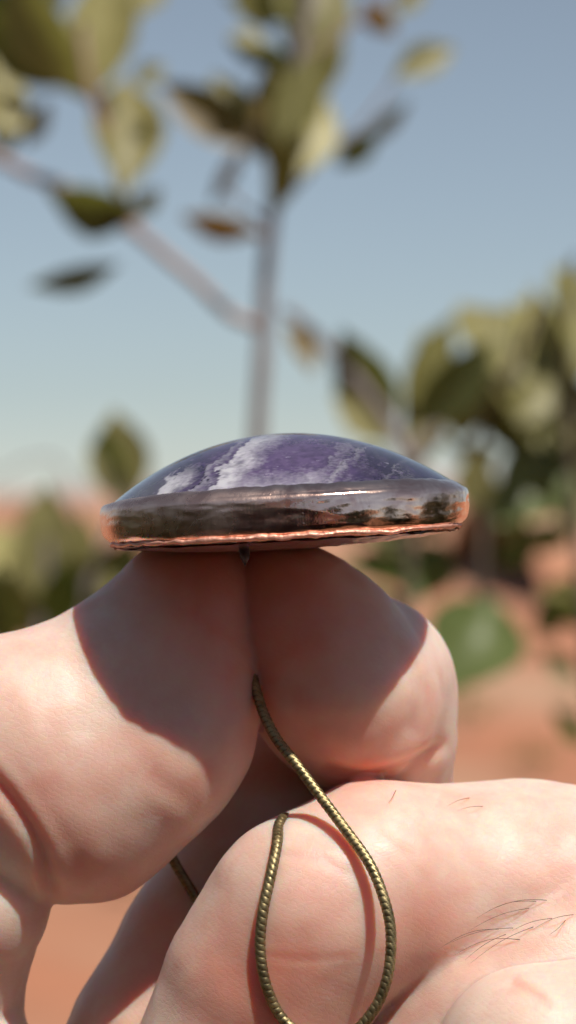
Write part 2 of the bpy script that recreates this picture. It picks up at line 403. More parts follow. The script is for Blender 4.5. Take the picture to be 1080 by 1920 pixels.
# unseen ground cover and trees added around the photographer to cut fill light
lt = NT('added_ground_cover'); l1 = lt.noise(25, 5, .7, lt.coord())
lt.set(Base_Color=lt.ramp(l1.outputs[0], [(0.35, (0.20, 0.10, 0.055)), (0.65, (0.38, 0.18, 0.10))]), Roughness=0.95, Normal=lt.bump(l1.outputs[0], .6, .02))
nr, na_ = 30, 90
rr = np.linspace(0, 1, nr); aa = np.linspace(0, 2 * np.pi, na_, endpoint=False)
rim = 4.6 + 0.5 * np.array([mnoise.noise(Vector((math.cos(t) * 2, math.sin(t) * 2, 3))) for t in aa])
rim = np.where(np.sin(aa) < 0.25, rim * 1.7, rim)
Pl = np.stack([rr[:, None] * rim * np.cos(aa), rr[:, None] * rim * np.sin(aa) - 0.3, np.zeros((nr, na_))], -1).reshape(-1, 3)
Pl[:, 2] = 0.045 + fbm(Pl, 0.9, 3) * 0.03 - 0.03 * np.repeat(rr, na_) ** 6
mesh_np('path', Pl, grid_faces(nr, na_, close_v=True), lt.m)['kind'] = 'structure'  # added sheet of ground, no real path; sets bounce on the hand
grm = NT('added_grass_blade'); grm.set(Base_Color=(0.10, 0.11, 0.035), Roughness=0.6)
ng = 14000
ga_ = rng.uniform(0, 2 * np.pi, ng); gr_ = np.sqrt(rng.uniform(0, 1, ng)) * 4.3
gx = gr_ * np.cos(ga_); gyy = gr_ * np.sin(ga_) - 0.3; gyy = np.where(gyy < 0, gyy * 1.5, gyy)
gh = rng.uniform(.10, .32, ng); gd = rng.uniform(0, 2 * np.pi, ng); gw = rng.uniform(.003, .007, ng)
b0 = np.stack([gx, gyy, np.full(ng, .02)], 1); sd = np.stack([np.cos(gd), np.sin(gd), np.zeros(ng)], 1) * gw[:, None]
ln = np.stack([-np.sin(gd), np.cos(gd), np.zeros(ng)], 1) * (gh * rng.uniform(.1, .7, ng))[:, None]
up_ = np.stack([np.zeros(ng), np.zeros(ng), gh], 1)
GV = np.stack([b0 - sd, b0 + sd, b0 + sd * .8 + ln * .4 + up_ * .6, b0 - sd * .8 + ln * .4 + up_ * .6, b0 + ln + up_], 1).reshape(-1, 3)
i0 = np.arange(ng)[:, None] * 5
GF = np.concatenate([i0 + np.array([0, 1, 2, 3])]).tolist() + (i0 + np.array([3, 2, 4])).tolist()
go = mesh_np('added_grass', GV, GF, grm.m); go['kind'] = 'stuff'  # blades added out of view to cut the bounce
tl = NT('added_foliage'); t1 = tl.noise(2.5, 3, .6, tl.coord())
tl.set(Base_Color=tl.mix(t1.outputs[0], (0.03, 0.045, 0.012), (0.09, 0.10, 0.03)), Roughness=0.55)
def added_tree(x, y, hgt, rad, label, seed):  # trees out of view, added to block sky fill and darken rim reflections
    r = np.random.default_rng(seed)
    e = empty('tree', (x, y, 0)); tag(e, label, 'tree', 'unseen trees added around the viewpoint to darken fill and reflections')
    V, F = tube([(x, y, -.05), (x + .04, y, hgt * .35), (x - .05, y + .03, hgt * .8)], [.09, .07, .03], 9, bumpy=.15)
    mesh_np('trunk', V, F, bark.m, e)
    n = 6000
    cl = r.normal(0, 1, (26, 3)); cl /= np.linalg.norm(cl, axis=1)[:, None]; cl *= r.uniform(.35, .9, (26, 1)) * np.array([rad, rad, hgt * .48])
    c_ = cl[r.integers(0, 26, n)] + r.normal(0, .17 * rad, (n, 3)) + np.array([x, y, hgt * .52])
    c_[:, 2] = np.maximum(c_[:, 2], .1)
    u = r.normal(0, 1, (n, 3)); u /= np.linalg.norm(u, axis=1)[:, None]; v = np.cross(u, r.normal(0, 1, (n, 3))); v /= np.linalg.norm(v, axis=1)[:, None]
    L = r.uniform(.05, .09, (n, 1)); W = L * .45
    Vq = np.stack([c_ - u * L, c_ + v * W, c_ + u * L, c_ - v * W], 1).reshape(-1, 3)
    mesh_np('crown', Vq, (np.arange(n)[:, None] * 4 + np.arange(4)), tl.m, e)['kind'] = 'stuff'
ADDED_TREES = [(-1.9, -.9, 1.9, .95, 'unseen added tree left of the photographer, nearest the hand'), (-1.7, -2.6, 2.2, 1.0, 'unseen added tree behind the photographer, to the left'),
         (-.3, -3.1, 2.3, 1.1, 'unseen added tree straight behind the photographer'), (1.25, -2.8, 2.0, 1.0, 'unseen added tree behind the photographer, to the right'),
         (2.6, -1.5, 1.6, .8, 'low unseen added tree right of the photographer'),
         (-2.6, .8, 1.55, 1.5, 'added tree left of the hand, outside the view'), (2.7, .8, 1.55, 1.6, 'added tree right of the hand, outside the view')]
for i, (x, y, hh, rd, lb) in enumerate(ADDED_TREES): added_tree(x, y, hh, rd, lb, 90 + i)

# ------------------------------------------------------------------ the hand
def Pm(px, py, d):      # millimetres: x, depth, height relative to the lens height
    k = (250 + d) / 250
    return np.array([(px - 540) * 0.05 * k, d, -(py - HZ) * 0.05 * k])
def cone(P, a, b, ra, rb):
    ba = b - a; L2 = ba @ ba
    pa = P - a
    t = np.clip((pa @ ba) / L2, 0, 1)
    return np.linalg.norm(pa - t[:, None] * ba, axis=1) - (ra + (rb - ra) * t)
def smin(a, b, k):
    h = np.maximum(k - np.abs(a - b), 0) / k
    return np.minimum(a, b) - h * h * k * 0.25
def chainf(P, pts, k):
    q = [(Pm(x, y, d), r * 0.05 * (250 + d) / 250) for x, y, d, r in pts]
    if len(q) == 1: return np.linalg.norm(P - q[0][0], axis=1) - q[0][1]
    f = None
    for (a, ra), (b, rb) in zip(q[:-1], q[1:]):
        c_ = cone(P, a, b, ra, rb); f = c_ if f is None else smin(f, c_, k)
    return f
FING = {
 'thumb': [(352, 1136, 2, 118), (300, 1242, 2, 170), (205, 1335, 2, 184), (60, 1402, 0, 205), (-110, 1425, 0, 215)],
 'thumb_tip': [(352, 1136, 2, 118), (392, 1118, 2, 98), (418, 1072, 2, 46)],
 'thumb_side': [(375, 1280, 0, 92), (352, 1395, -3, 100), (285, 1455, -3, 116), (170, 1525, -2, 146), (60, 1530, -2, 150)],
 'thumb_low': [(-60, 1692, -2, 155), (-170, 1850, 2, 190), (-100, 2060, 6, 170), (100, 2250, 14, 220)],
 'corner': [(-85, 2010, -2, 142), (0, 2200, 5, 190)],
 'index': [(503, 1066, 2, 44), (542, 1122, 2, 106), (584, 1208, 2, 128), (618, 1206, 3, 120), (640, 1290, 3, 156), (658, 1312, 4, 148), (700, 1285, 12, 150)],
 'index_mid': [(692, 1268, 9, 152), (700, 1380, 13, 142), (690, 1480, 17, 140), (660, 1640, 20, 150), (600, 1900, 22, 190), (560, 2150, 24, 230)],
 'web': [(540, 1440, 16, 120), (520, 1500, 15, 142), (468, 1640, 13, 150), (402, 1790, 10, 168), (322, 1960, 8, 185), (250, 2200, 10, 230)],
 'mid': [(575, 1722, -6, 180), (700, 1672, -3, 188), (845, 1692, 1, 203), (985, 1700, 3, 222), (1130, 1745, 4, 240), (1300, 1850, 10, 240)],
 'mid_low': [(575, 1722, -6, 180), (505, 1850, -5, 186), (440, 2010, -4, 184), (420, 2150, 0, 190)],
 'ring': [(850, 2030, -6, 180), (935, 1935, -6, 182), (1040, 1850, -4, 186), (1190, 1765, -2, 188), (1320, 1740, 4, 200)],
 'little': [(1010, 2015, -16, 204), (1160, 2010, -15, 200), (1320, 2030, -8, 210)],
}
def hand_f(P, lod=0):
    th = chainf(P, FING['thumb'], 3.0)
    th = smin(th, chainf(P, FING['thumb_tip'], 2), 2.5)
    th = smin(th, chainf(P, FING['thumb_side'], 4), 5.5)
    th = smin(th, chainf(P, FING['thumb_low'], 4), 0.9)
    th = smin(th, chainf(P, FING['corner'], 3), 1.0)
    ix = chainf(P, FING['index'], 3.0)
    ix = smin(ix, chainf(P, FING['index_mid'], 3), 1.8)
    ix = smin(ix, chainf(P, FING['web'], 3), 2.0)
    md = smin(chainf(P, FING['mid'], 3.5), chainf(P, FING['mid_low'], 3), 3.0)
    md = smin(md, chainf(P, FING['ring'], 3), 0.7)
    md = smin(md, chainf(P, FING['little'], 3), 0.25)
    pal = cone(P, Pm(250, 2330, 18), Pm(1100, 2330, 16), 15, 15)
    pal = smin(pal, cone(P, Pm(300, 2500, 24), Pm(950, 2550, 22), 17, 17), 6)
    pal = smin(pal, cone(P, Pm(620, 2500, 26), Pm(620, 3300, 34), 26, 27), 8)
    f = smin(th, ix, 0.35)
    f = smin(f, md, 0.5)
    f = smin(f, pal, 5.0)
    return f

def surface_net(func, lo, hi, step):
    """zero level of func as quads"""
    nn = np.ceil((hi - lo) / step).astype(int) + 1
    ax = [lo[i] + step * np.arange(nn[i]) for i in range(3)]
    G = np.stack(np.meshgrid(*ax, indexing='ij'), -1).reshape(-1, 3)
    Fv = np.empty(len(G))
    for i in range(0, len(G), 200000): Fv[i:i + 200000] = func(G[i:i + 200000])
    Fv = Fv.reshape(nn)
    Fv[0], Fv[-1] = 1, 1; Fv[:, 0], Fv[:, -1] = 1, 1; Fv[:, :, 0], Fv[:, :, -1] = 1, 1
    ins = Fv < 0
    cells = nn - 1
    acc = np.zeros((*cells, 3)); cnt = np.zeros(cells)
    corn = [(i, j, k) for i in (0, 1) for j in (0, 1) for k in (0, 1)]
    sub = lambda A_, c_: A_[c_[0]:c_[0] + cells[0], c_[1]:c_[1] + cells[1], c_[2]:c_[2] + cells[2]]
    for a in range(8):
        for b in range(a + 1, 8):
            ca, cb = np.array(corn[a]), np.array(corn[b])
            if np.abs(ca - cb).sum() != 1: continue
            fa, fb = sub(Fv, corn[a]), sub(Fv, corn[b])
            m = (fa < 0) != (fb < 0)
            t = np.where(m, fa / np.where(m, fa - fb, 1), 0)
            for q in range(3): acc[..., q] += np.where(m, ca[q] + t * (cb[q] - ca[q]), 0)
            cnt += m
    act = cnt > 0
    idx = -np.ones(cells, dtype=np.int64); idx[act] = np.arange(act.sum())
    V = lo + step * (np.argwhere(act) + acc[act] / cnt[act][:, None])
    faces = []
    for axi in range(3):
        o1, o2 = [q for q in range(3) if q != axi]
        sl0 = [slice(None)] * 3; sl1 = [slice(None)] * 3
        sl0[axi] = slice(0, nn[axi] - 1); sl1[axi] = slice(1, nn[axi])
        A0 = ins[tuple(sl0)]; A1 = ins[tuple(sl1)]
        ch = np.argwhere(A0 != A1)
        ok = (ch[:, o1] > 0) & (ch[:, o2] > 0) & (ch[:, o1] < cells[o1]) & (ch[:, o2] < cells[o2])
        ch = ch[ok]
        s_ = A0[tuple(ch.T)]
        def gi(da, db):
            c_ = ch.copy(); c_[:, o1] += da; c_[:, o2] += db; return idx[tuple(c_.T)]
        q = np.stack([gi(-1, -1), gi(0, -1), gi(0, 0), gi(-1, 0)], 1)
        if axi == 1: s_ = ~s_
        q[~s_] = q[~s_][:, ::-1]
        faces.append(q)
    return V, np.concatenate(faces)
HV, HF = surface_net(hand_f, np.array([-52, -30, -122.0]), np.array([52, 62, -3.0]), 0.8)
def reproject(V, it=2):
    e = 0.05
    for _ in range(it):
        f0 = hand_f(V)
        gx = np.stack([(hand_f(V + np.eye(3)[q] * e) - f0) / e for q in range(3)], 1)
        n2 = np.maximum((gx ** 2).sum(1), 0.3)
        st = np.clip(f0 / n2, -0.5, 0.5)
        V = V - gx * st[:, None]
    return V, gx / np.linalg.norm(gx, axis=1)[:, None]
HV, _ = reproject(HV, 1)
tmp = bpy.data.meshes.new('tmp'); tmp.from_pydata(HV.tolist(), [], HF.tolist())
to = link(bpy.data.objects.new('tmp', tmp)); ms = to.modifiers.new('s', 'SUBSURF'); ms.levels = 1; ms.subdivision_type = 'CATMULL_CLARK'
dg = bpy.context.evaluated_depsgraph_get(); ev = to.evaluated_get(dg); em = ev.to_mesh()
HV = np.empty(len(em.vertices) * 3, dtype=np.float32); em.vertices.foreach_get('co', HV); HV = HV.reshape(-1, 3).astype(float)
HF = np.empty(len(em.loops), dtype=np.int32); em.loops.foreach_get('vertex_index', HF); HF = HF.reshape(-1, 4)
ev.to_mesh_clear(); bpy.data.objects.remove(to); bpy.data.meshes.remove(tmp)
HV, HN = reproject(HV, 1)
# pixel coordinates of every vertex as seen from the lens side (for placing creases)
kk = (250 + HV[:, 1]) / 250
px = HV[:, 0] / kk / 0.05 + 540; py = HZ - HV[:, 2] / kk / 0.05
front = (HN[:, 1] < 0.25).astype(float)
disp = np.zeros(len(HV)); red = np.zeros(len(HV))
def crease(pts, width, depth, redness=0.4, dmax=99, lip=0.35):
    global disp, red
    P = np.array(catmull([(a, b) for a, b in pts], 5))
    dist = np.full(len(HV), 1e9); tt = np.zeros(len(HV))
    for i in range(len(P) - 1):
        a, b = P[i], P[i + 1]; ba = b - a
        t = np.clip(((px - a[0]) * ba[0] + (py - a[1]) * ba[1]) / (ba @ ba), 0, 1)
        dd_ = np.hypot(px - a[0] - t * ba[0], py - a[1] - t * ba[1])
        u = (i + t) / (len(P) - 1); m = dd_ < dist
        dist[m] = dd_[m]; tt[m] = u[m]
    m = front * (HV[:, 1] < dmax) * np.clip(4 * np.sin(np.pi * np.clip(tt * 0.96 + 0.02, 0, 1)), 0, 1)
    depth = depth * 0.75; width = width * 1.1
    disp -= depth * np.exp(-(dist / width) ** 2) * m
    disp += depth * lip * np.exp(-((dist - 2.2 * width) / (1.4 * width)) ** 2) * m
    red += redness * np.exp(-(dist / (2.2 * width)) ** 2) * m
crease([(-40, 1430), (20, 1500), (70, 1580), (98, 1680)], 11, 0.75, .45)
crease([(40, 1470), (90, 1530), (140, 1600), (185, 1655)], 18, 0.12, .3)
crease([(270, 1450), (310, 1475), (350, 1505), (372, 1520)], 22, 0.14, .25)
crease([(600, 1440), (690, 1452), (770, 1430), (830, 1395)], 9, 0.5, .4)
crease([(580, 1350), (660, 1365), (740, 1345)], 16, 0.08, .1)
crease([(760, 1230), (790, 1300), (770, 1380)], 18, 0.3, .1)
crease([(820, 1500), (850, 1510), (900, 1540)], 14, 0.35, .15)
crease([(520, 1600), (600, 1610), (650, 1640)], 7, 0.10, .15)
crease([(480, 1790), (580, 1800), (660, 1792)], 6, 0.08, .12)
crease([(960, 1840), (1000, 1860), (1040, 1890)], 6, 0.12, .5)
crease([(700, 1560), (760, 1600), (800, 1660)], 9, 0.08, .05)
# large soft unevenness of flesh
ffn = fbm(HV, 0.13, 3, 2.0); fine = fbm(HV, 0.55, 3, 5.0)
disp += 0.16 * ffn + 0.012 * fine
HV2 = HV + HN * disp[:, None]
# redness: fingertips, joints, palm sides; pinch spots also paint the pendant shadow's red
def spot(cx, cy, r, a): return a * np.exp(-((px - cx) ** 2 + (py - cy) ** 2) / r ** 2)
red += spot(400, 1110, 190, .8) + spot(540, 1110, 160, .6) + spot(620, 1400, 140, .55) + spot(430, 1350, 120, .4)
red += spot(420, 1840, 150, .55) + spot(560, 1900, 150, .35) + spot(160, 1560, 160, .3) + spot(800, 1760, 110, .25) + spot(1040, 1610, 90, .25)
red += 0.35 * fbm(HV, 0.09, 3, 8.0) + 0.12 * fine
handV = HV2 / 1000; handV[:, 2] += CAM_Z
sk = NT('skin')
at_ = sk.n('ShaderNodeAttribute', attribute_name='redness')
oc = sk.coord(kind='Object')
mot = sk.noise(420, 4, 0.6, oc); mo2 = sk.noise(1600, 3, 0.6, oc)
base = sk.mix(at_.outputs['Fac'], (0.75, 0.61, 0.525), (0.70, 0.24, 0.17))
base = sk.mix(sk.math('MULTIPLY', mot.outputs[0], 0.35), base, (0.78, 0.52, 0.38))
mo3 = sk.noise(130, 5, 0.65, oc)
base = sk.mix(sk.ramp(mo3.outputs[0], [(0.42, (0, 0, 0)), (0.66, (0.5, 0.5, 0.5))]), base, (0.66, 0.34, 0.28))
base = sk.mix(sk.math('MULTIPLY', mo2.outputs[0], 0.18), base, (0.50, 0.27, 0.20))
vor = sk.n('ShaderNodeTexVoronoi'); vor.feature = 'DISTANCE_TO_EDGE'; vor.inputs['Scale'].default_value = 1500
dn = sk.noise(700, 3, 0.6, oc); vm = sk.n('ShaderNodeVectorMath', operation='MULTIPLY_ADD')
sk.l(dn.outputs['Color'], vm.inputs[0]); vm.inputs[1].default_value = (0.0012,) * 3; sk.l(sk.coord(scale=(1, 1, 1.7), rot=(0, .6, 0)), vm.inputs[2])
sk.l(vm.outputs[0], vor.inputs['Vector'])
cell = sk.ramp(vor.outputs[0], [(0.0, (0, 0, 0)), (0.13, (1, 1, 1))])
wv = sk.n('ShaderNodeTexWave'); wv.inputs['Scale'].default_value = 620; wv.inputs['Distortion'].default_value = 9; wv.inputs['Detail'].default_value = 1.5
wv.inputs['Detail Scale'].default_value = 0.5
wv.bands_direction = 'Z'; sk.l(sk.coord(rot=(0, -.55, 0)), wv.inputs['Vector'])
b1 = sk.bump(cell, 0.2, 0.00005); b2 = sk.bump(wv.outputs[0], 0.07, 0.00006, b1); b3 = sk.bump(mo2.outputs[0], 0.2, 0.0001, b2)
sk.set(Base_Color=base, Roughness=sk.math('ADD', sk.math('MULTIPLY', mot.outputs[0], 0.25), 0.36), Normal=b3,
       Subsurface_Weight=1.0, Subsurface_Scale=0.0036, Specular_IOR_Level=0.5)
sk.p.inputs['Subsurface Radius'].default_value = (1.0, 0.36, 0.18)
sk.p.inputs['Subsurface Anisotropy'].default_value = 0.6
person = empty('person', (-0.02, -0.58, 0.0))
tag(person, 'person whose bare left hand pinches the pendant from below, chain over the fingers', 'person')
hand = mesh_np('hand', handV, HF, sk.m, person, True)
# the rest of the person stands behind the lens: head, neck and arms, dark shirt, trousers
def cones_f(P, segs, k):
    f = None
    for a, b, ra, rb in segs:
        c_ = cone(P, np.array(a), np.array(b), ra, rb); f = c_ if f is None else smin(f, c_, k)
    return f
Lw = (0.005, 0.037, 1.185); Le = (-0.23, -0.24, 0.96); Ls = (-0.21, -0.70, 1.28)
Rw = (0.115, -0.345, 1.29); Re = (0.28, -0.42, 1.06); Rs = (0.17, -0.71, 1.28)
skin_segs = [((-.02, -0.720, 1.33), (-.02, -0.690, 1.47), .058, .055), ((-.02, -0.710, 1.60), (-.02, -0.700, 1.57), .092, .09), ((-.02, -0.670, 1.53), (-.02, -0.640, 1.515), .065, .04),
             ((-.02, -0.615, 1.56), (-.02, -0.602, 1.545), .012, .016), ((-.115, -0.700, 1.57), (-.117, -0.700, 1.545), .014, .01), ((.075, -0.700, 1.57), (.077, -0.700, 1.545), .014, .01),
             (Le, Lw, .042, .026), (Re, Rw, .040, .026), (Rw, (.085, -.325, 1.305), .026, .03)]
for i in range(4): skin_segs.append(((.08, -.325, 1.325 - .02 * i), (.062 + .004 * i, -.285, 1.32 - .02 * i), .011, .009))
skin_segs.append(((.08, -.33, 1.28), (.05, -.325, 1.262), .013, .010))
V_, F_ = surface_net(lambda P: cones_f(P, skin_segs, .02), np.array([-.35, -.90, .88]), np.array([.40, .12, 1.72]), .009)
mesh_np('body', V_, F_, sk.m, person)
shirt_segs = [((-.11, -0.740, .86), (-.12, -0.740, 1.22), .135, .15), ((.07, -0.740, .86), (.08, -0.740, 1.22), .135, .15), ((-.15, -0.740, 1.27), (.11, -0.740, 1.27), .105, .105),
              (Ls, Le, .075, .055), (Rs, Re, .075, .055), (Le, (-.15, -.15, 1.035), .055, .045), (Re, (.19, -.375, 1.19), .055, .045)]
shn = NT('dark_shirt'); w_ = shn.noise(60, 3, .6, shn.coord())
shn.set(Base_Color=shn.mix(w_.outputs[0], (0.018, 0.015, 0.02), (0.04, 0.034, 0.042)), Roughness=0.9)
V_, F_ = surface_net(lambda P: cones_f(P, shirt_segs, .05), np.array([-.45, -.98, .68]), np.array([.42, -.02, 1.45]), .015)
mesh_np('shirt', V_, F_, shn.m, person)
trs = NT('grey_trousers'); trs.set(Base_Color=(0.06, 0.06, 0.07), Roughness=0.9)
tr_segs = [((-.11, -0.750, .06), (-.10, -0.750, .78), .075, .125), ((.08, -0.750, .06), (.07, -0.750, .78), .075, .125)]
V_, F_ = surface_net(lambda P: cones_f(P, tr_segs, .03), np.array([-.35, -.98, -.02]), np.array([.32, -.5, .95]), .02)
mesh_np('trousers', V_, F_, trs.m, person)
hcap = NT('dark_hair'); hcap.set(Base_Color=(0.03, 0.02, 0.015), Roughness=0.6)
def hair_f(P):
    return np.maximum(cones_f(P, [((-.02, -0.720, 1.61), (-.02, -0.740, 1.56), .104, .095)], .02), 0.4 * (P[:, 1] + .645) + (1.575 - P[:, 2]) * 0.9)
V_, F_ = surface_net(hair_f, np.array([-.16, -.89, 1.40]), np.array([.12, -.55, 1.74]), .009)
mesh_np('head_hair', V_, F_, hcap.m, person)
ra = hand.data.attributes.new('redness', 'FLOAT', 'POINT'); ra.data.foreach_set('value', np.clip(red, 0, 1).astype(np.float32))
hand_bvh = BVHTree.FromPolygons([Vector(v) for v in handV.tolist()], HF.tolist())
camp = Vector((0, -D, CAM_Z))
def surf(px_, py_, dflt=0.0):
    dr = (at(px_, py_, 0) - camp).normalized()
    loc, nrm, i, dist = hand_bvh.ray_cast(camp, dr)
    return (loc.y if loc else dflt), nrm

# hairs on the back of the finger
hm = NT('hair'); hm.set(Base_Color=(0.13, 0.075, 0.05), Roughness=0.5)
HV_, HF_ = [], []
def hair(p0, p1, bend, r=0.000034, lift=0.0008):
    pts = []
    for i in range(9):
        t = i / 8
        x = p0[0] + (p1[0] - p0[0]) * t; y = p0[1] + (p1[1] - p0[1]) * t + bend * math.sin(math.pi * t)
        dpt, n_ = surf(x, y)
        pts.append(at(x, y, dpt - lift * (0.1 + math.sin(math.pi * min(t * 1.2, 1)) ) - 0.00005))
    V, F = tube(pts, [r * (1 - 0.75 * i / 8) for i in range(9)], 5)
    b0 = len(HV_); HV_.extend(V); HF_.extend([[b0 + q for q in f] for f in F])
hr = random.Random(3)
HL = [((935, 1742), (822, 1780), -12), ((962, 1740), (835, 1772), -9), ((975, 1762), (850, 1792), -14), ((1000, 1738), (882, 1806), -8), ((948, 1752), (872, 1800), -6),
      ((1005, 1690), (893, 1722), -12), ((1025, 1688), (915, 1708), -9), ((992, 1703), (880, 1745), -8), ((1035, 1722), (960, 1745), -5), ((1060, 1726), (1030, 1752), 3),
      ((1075, 1715), (1000, 1742), -6), ((742, 1482), (728, 1506), 2), ((880, 1496), (838, 1512), -3), ((905, 1512), (858, 1520), -3)]
for p0, p1, bd in HL:
    hair(p0, p1, bd)
ho = mesh_np('hair', HV_, HF_, hm.m, hand, origin=person.location); ho['kind'] = 'stuff'

# ------------------------------------------------------------------ pendant
pc = Vector(at(531, 924, -0.0005))
pend = empty('pendant', pc); pend.rotation_euler = (0, math.radians(-3.2), 0)
tag(pend, 'round purple amethyst pendant in a shiny copper bezel held edge on by the fingers', 'pendant')
NA = 720
th = np.linspace(0, 2 * np.pi, NA, endpoint=False)
def outline(th, a=17.25, b=17.2, n=2.45):
    c_, s_ = np.cos(th), np.sin(th)
    r = (np.abs(c_ / a) ** n + np.abs(s_ / b) ** n) ** (-1 / n)
    return r * (1 + 0.004 * np.sin(3 * th + 1) + 0.003 * np.sin(7 * th))
RO = outline(th)
def n1d(th, f, seed, octv=3):
    return np.array([mnoise.fractal(Vector((math.cos(t) * f + seed, math.sin(t) * f, seed * 2.1)), 0.9, 2.0, octv) for t in th])
seam = 0.6 * np.abs(np.sin(th)) + 0.15 * n1d(th, 3.5, 1.3) + 0.10 * n1d(th, 16, 4.2, 2)
# the metal wraps up over the stone at the right, and leaves more stone bare at the left
left = np.clip(-np.cos(th), 0, 1) ** 3
def local(P): return P / 1000.0
# stone dome
NR = 170
q = np.linspace(0, 1, NR) ** 0.8
R = q[:, None] * (RO[None, :] * 0.945)
Hh = 5.72 * (1 - q ** 2) ** 0.97
Z = np.broadcast_to(Hh[:, None] - 0.15, R.shape).copy()
Z += -0.35 * (q[:, None] > .97) - 0.25 * left[None] * (q[:, None] ** 6)
Xs = R * np.cos(th); Ys = R * np.sin(th)
SP = np.stack([Xs, Ys, Z], -1).reshape(-1, 3)
uu = SP[:, 0] + 0.0; vv = SP[:, 2]
nA_ = fbm(SP, 0.35, 5, 1.0); nB_ = fbm(SP, 1.1, 4, 2.0); nC_ = fbm(SP * np.array([1, 1, 2.2]), 2.6, 4, 3.0)
# x as it reads along the front, sheared so that growth bands lean to the right going up
fr = uu - 0.45 * vv * 1.0 - 0.22 * (SP[:, 1] + 12) + 0.8 * np.round(nA_ * 2.6) / 2.6 + 0.35 * nA_ + 0.16 * np.round(nB_ * 3) / 3 + 0.12 * nB_ + 0.05 * nC_
def band(c, w0, w1):      # sharp left edge, soft right edge
    return sstep(c - 0.18, c + 0.1, fr) * (1 - sstep(c + w0, c + w1, fr))
white = 0.95 * band(-11.4, 1.0, 2.9) * (1 - sstep(1.2, 3.4, vv)) + 0.35 * band(-7.9, .25, 1.4) + 1.05 * band(-6.3, 0.9, 3.6) * (0.85 + 0.5 * nB_) + 0.30 * band(4.2, .1, 1.0) + 0.18 * band(2.6, 0.05, 3.0) + .25 * band(9.0, .05, .5)
haze_ = 0.45 * (1 - sstep(0.3, 2.4, vv)) * sstep(-9, -2, uu) * (1 - sstep(1, 5, uu))
white = np.clip(white + haze_ + 0.16 * nC_ + 0.12 * nA_, 0, 1)
crack = np.exp(-((fr + 8.0) / 0.09) ** 2) * (1 - sstep(2.6, 3.6, vv)) + 0.6 * np.exp(-((fr - 4.3) / 0.07) ** 2) * (nB_ > 0.05) + 0.5 * np.exp(-((fr + 10.6) / 0.07) ** 2) * (nC_ > 0.1)
sat = np.clip(0.75 + 0.7 * nA_ + 0.35 * nB_, 0, 1)
deep = np.array([0.030, 0.022, 0.052]); pur = np.array([0.105, 0.07, 0.15]); grey = np.array([0.12, 0.115, 0.13]); wht = np.array([0.50, 0.485, 0.52])
tpur = np.clip(np.exp(-((uu + 0.5) / 7.5) ** 2) * 0.9 + 0.5 * nB_, 0, 1)
colS = deep[None] * (1 - tpur[:, None]) + pur[None] * tpur[:, None]
gl = sstep(-5, -13, uu)[:, None] if False else (1 - sstep(-13, -7, uu))[:, None] * 0.7
colS = colS * (1 - gl) + grey[None] * gl
colS = colS * (1 - white[:, None]) + wht[None] * white[:, None]
colS = colS * (1 - 0.35 * sstep(4, 11, uu))[:, None]
colS = colS * (1 - 0.85 * np.clip(crack, 0, 1)[:, None])
SP[:, 2] += -0.05 * np.clip(crack, 0, 1)
st = NT('amethyst')
ca = st.n('ShaderNodeAttribute', attribute_name='stone_colour')
c1 = st.coord(); sn = st.noise(900, 5, 0.65, c1); sn2 = st.noise(250, 4, 0.6, c1, 1.5)
cc = st.mix(st.ramp(sn.outputs[0], [(0.62, (0, 0, 0)), (0.78, (0.5, 0.5, 0.5))]), ca.outputs['Color'], (0.55, 0.5, 0.62))
cc = st.mix(st.ramp(sn2.outputs[0], [(0.3, (0.45, 0.45, 0.45)), (0.5, (0, 0, 0))]), cc, (0.05, 0.03, 0.10))
st.set(Base_Color=cc, Roughness=0.16, IOR=1.55, Coat_Weight=0.6, Coat_Roughness=0.04, Subsurface_Weight=0.5, Subsurface_Scale=0.0015,
       Normal=st.bump(sn2.outputs[0], 0.10, 0.0001))
st.p.inputs['Subsurface Radius'].default_value = (0.7, 0.5, 1.0)
stone = mesh_np('stone', local(SP), grid_faces(NR, NA, close_v=True)[:, ::-1], st.m, pend, origin=(0, 0, 0))
cat_ = stone.data.color_attributes.new('stone_colour', 'FLOAT_COLOR', 'POINT')
cat_.data.foreach_set('color', np.concatenate([np.clip(colS, 0, 1), np.ones((len(colS), 1))], 1).astype(np.float32).ravel())

# bezel band: profile (inset from outline, height)
prof = np.array([(1.75, 0.12), (1.5, 0.26), (1.0, 0.2), (0.5, -0.06), (0.17, -0.44), (0.04, -0.98), (0.0, -1.9), (0.02, -3.0), (0.2, -3.6), (0.6, -4.0), (1.2, -4.2)])
pp = np.array(catmull([tuple(p) for p in prof], 7))
NPp = len(pp); tt_ = np.linspace(0, 1, NPp)
TH, PT = np.meshgrid(th, tt_, indexing='ij')
ins_ = np.interp(PT, tt_, pp[:, 0]); zz = np.interp(PT, tt_, pp[:, 1])
cend = np.abs(np.cos(TH)) ** 6
ins_ = ins_ + cend * (0.8 * np.clip(1 - PT * 2.2, 0, 1) ** 2 + 0.95 * np.clip(PT * 2.4 - 1.4, 0, 1) ** 1.5); zz = zz - 0.35 * cend * np.clip(1 - PT * 2.0, 0, 1) + 0.25 * cend * PT ** 3
wtop = np.clip(1 - PT * 5, 0, 1)
zz = zz + (seam + 0.32 * np.clip(np.cos(th), 0, 1) ** 2 - 0.65 * left)[:, None] * np.clip(1 - PT * 3.2, 0, 1)
Rr = RO[:, None] - ins_
Pb = np.stack([Rr * np.cos(TH), Rr * np.sin(TH), zz], -1).reshape(-1, 3)
dn1 = fbm(Pb * np.array([.25, .25, 1.0]), 0.9, 3, 11.0); dn2 = fbm(Pb * np.array([.5, .5, 2.4]), 1.2, 3, 15.0)
nrm = np.stack([np.cos(TH), np.sin(TH), np.zeros_like(TH)], -1).reshape(-1, 3)
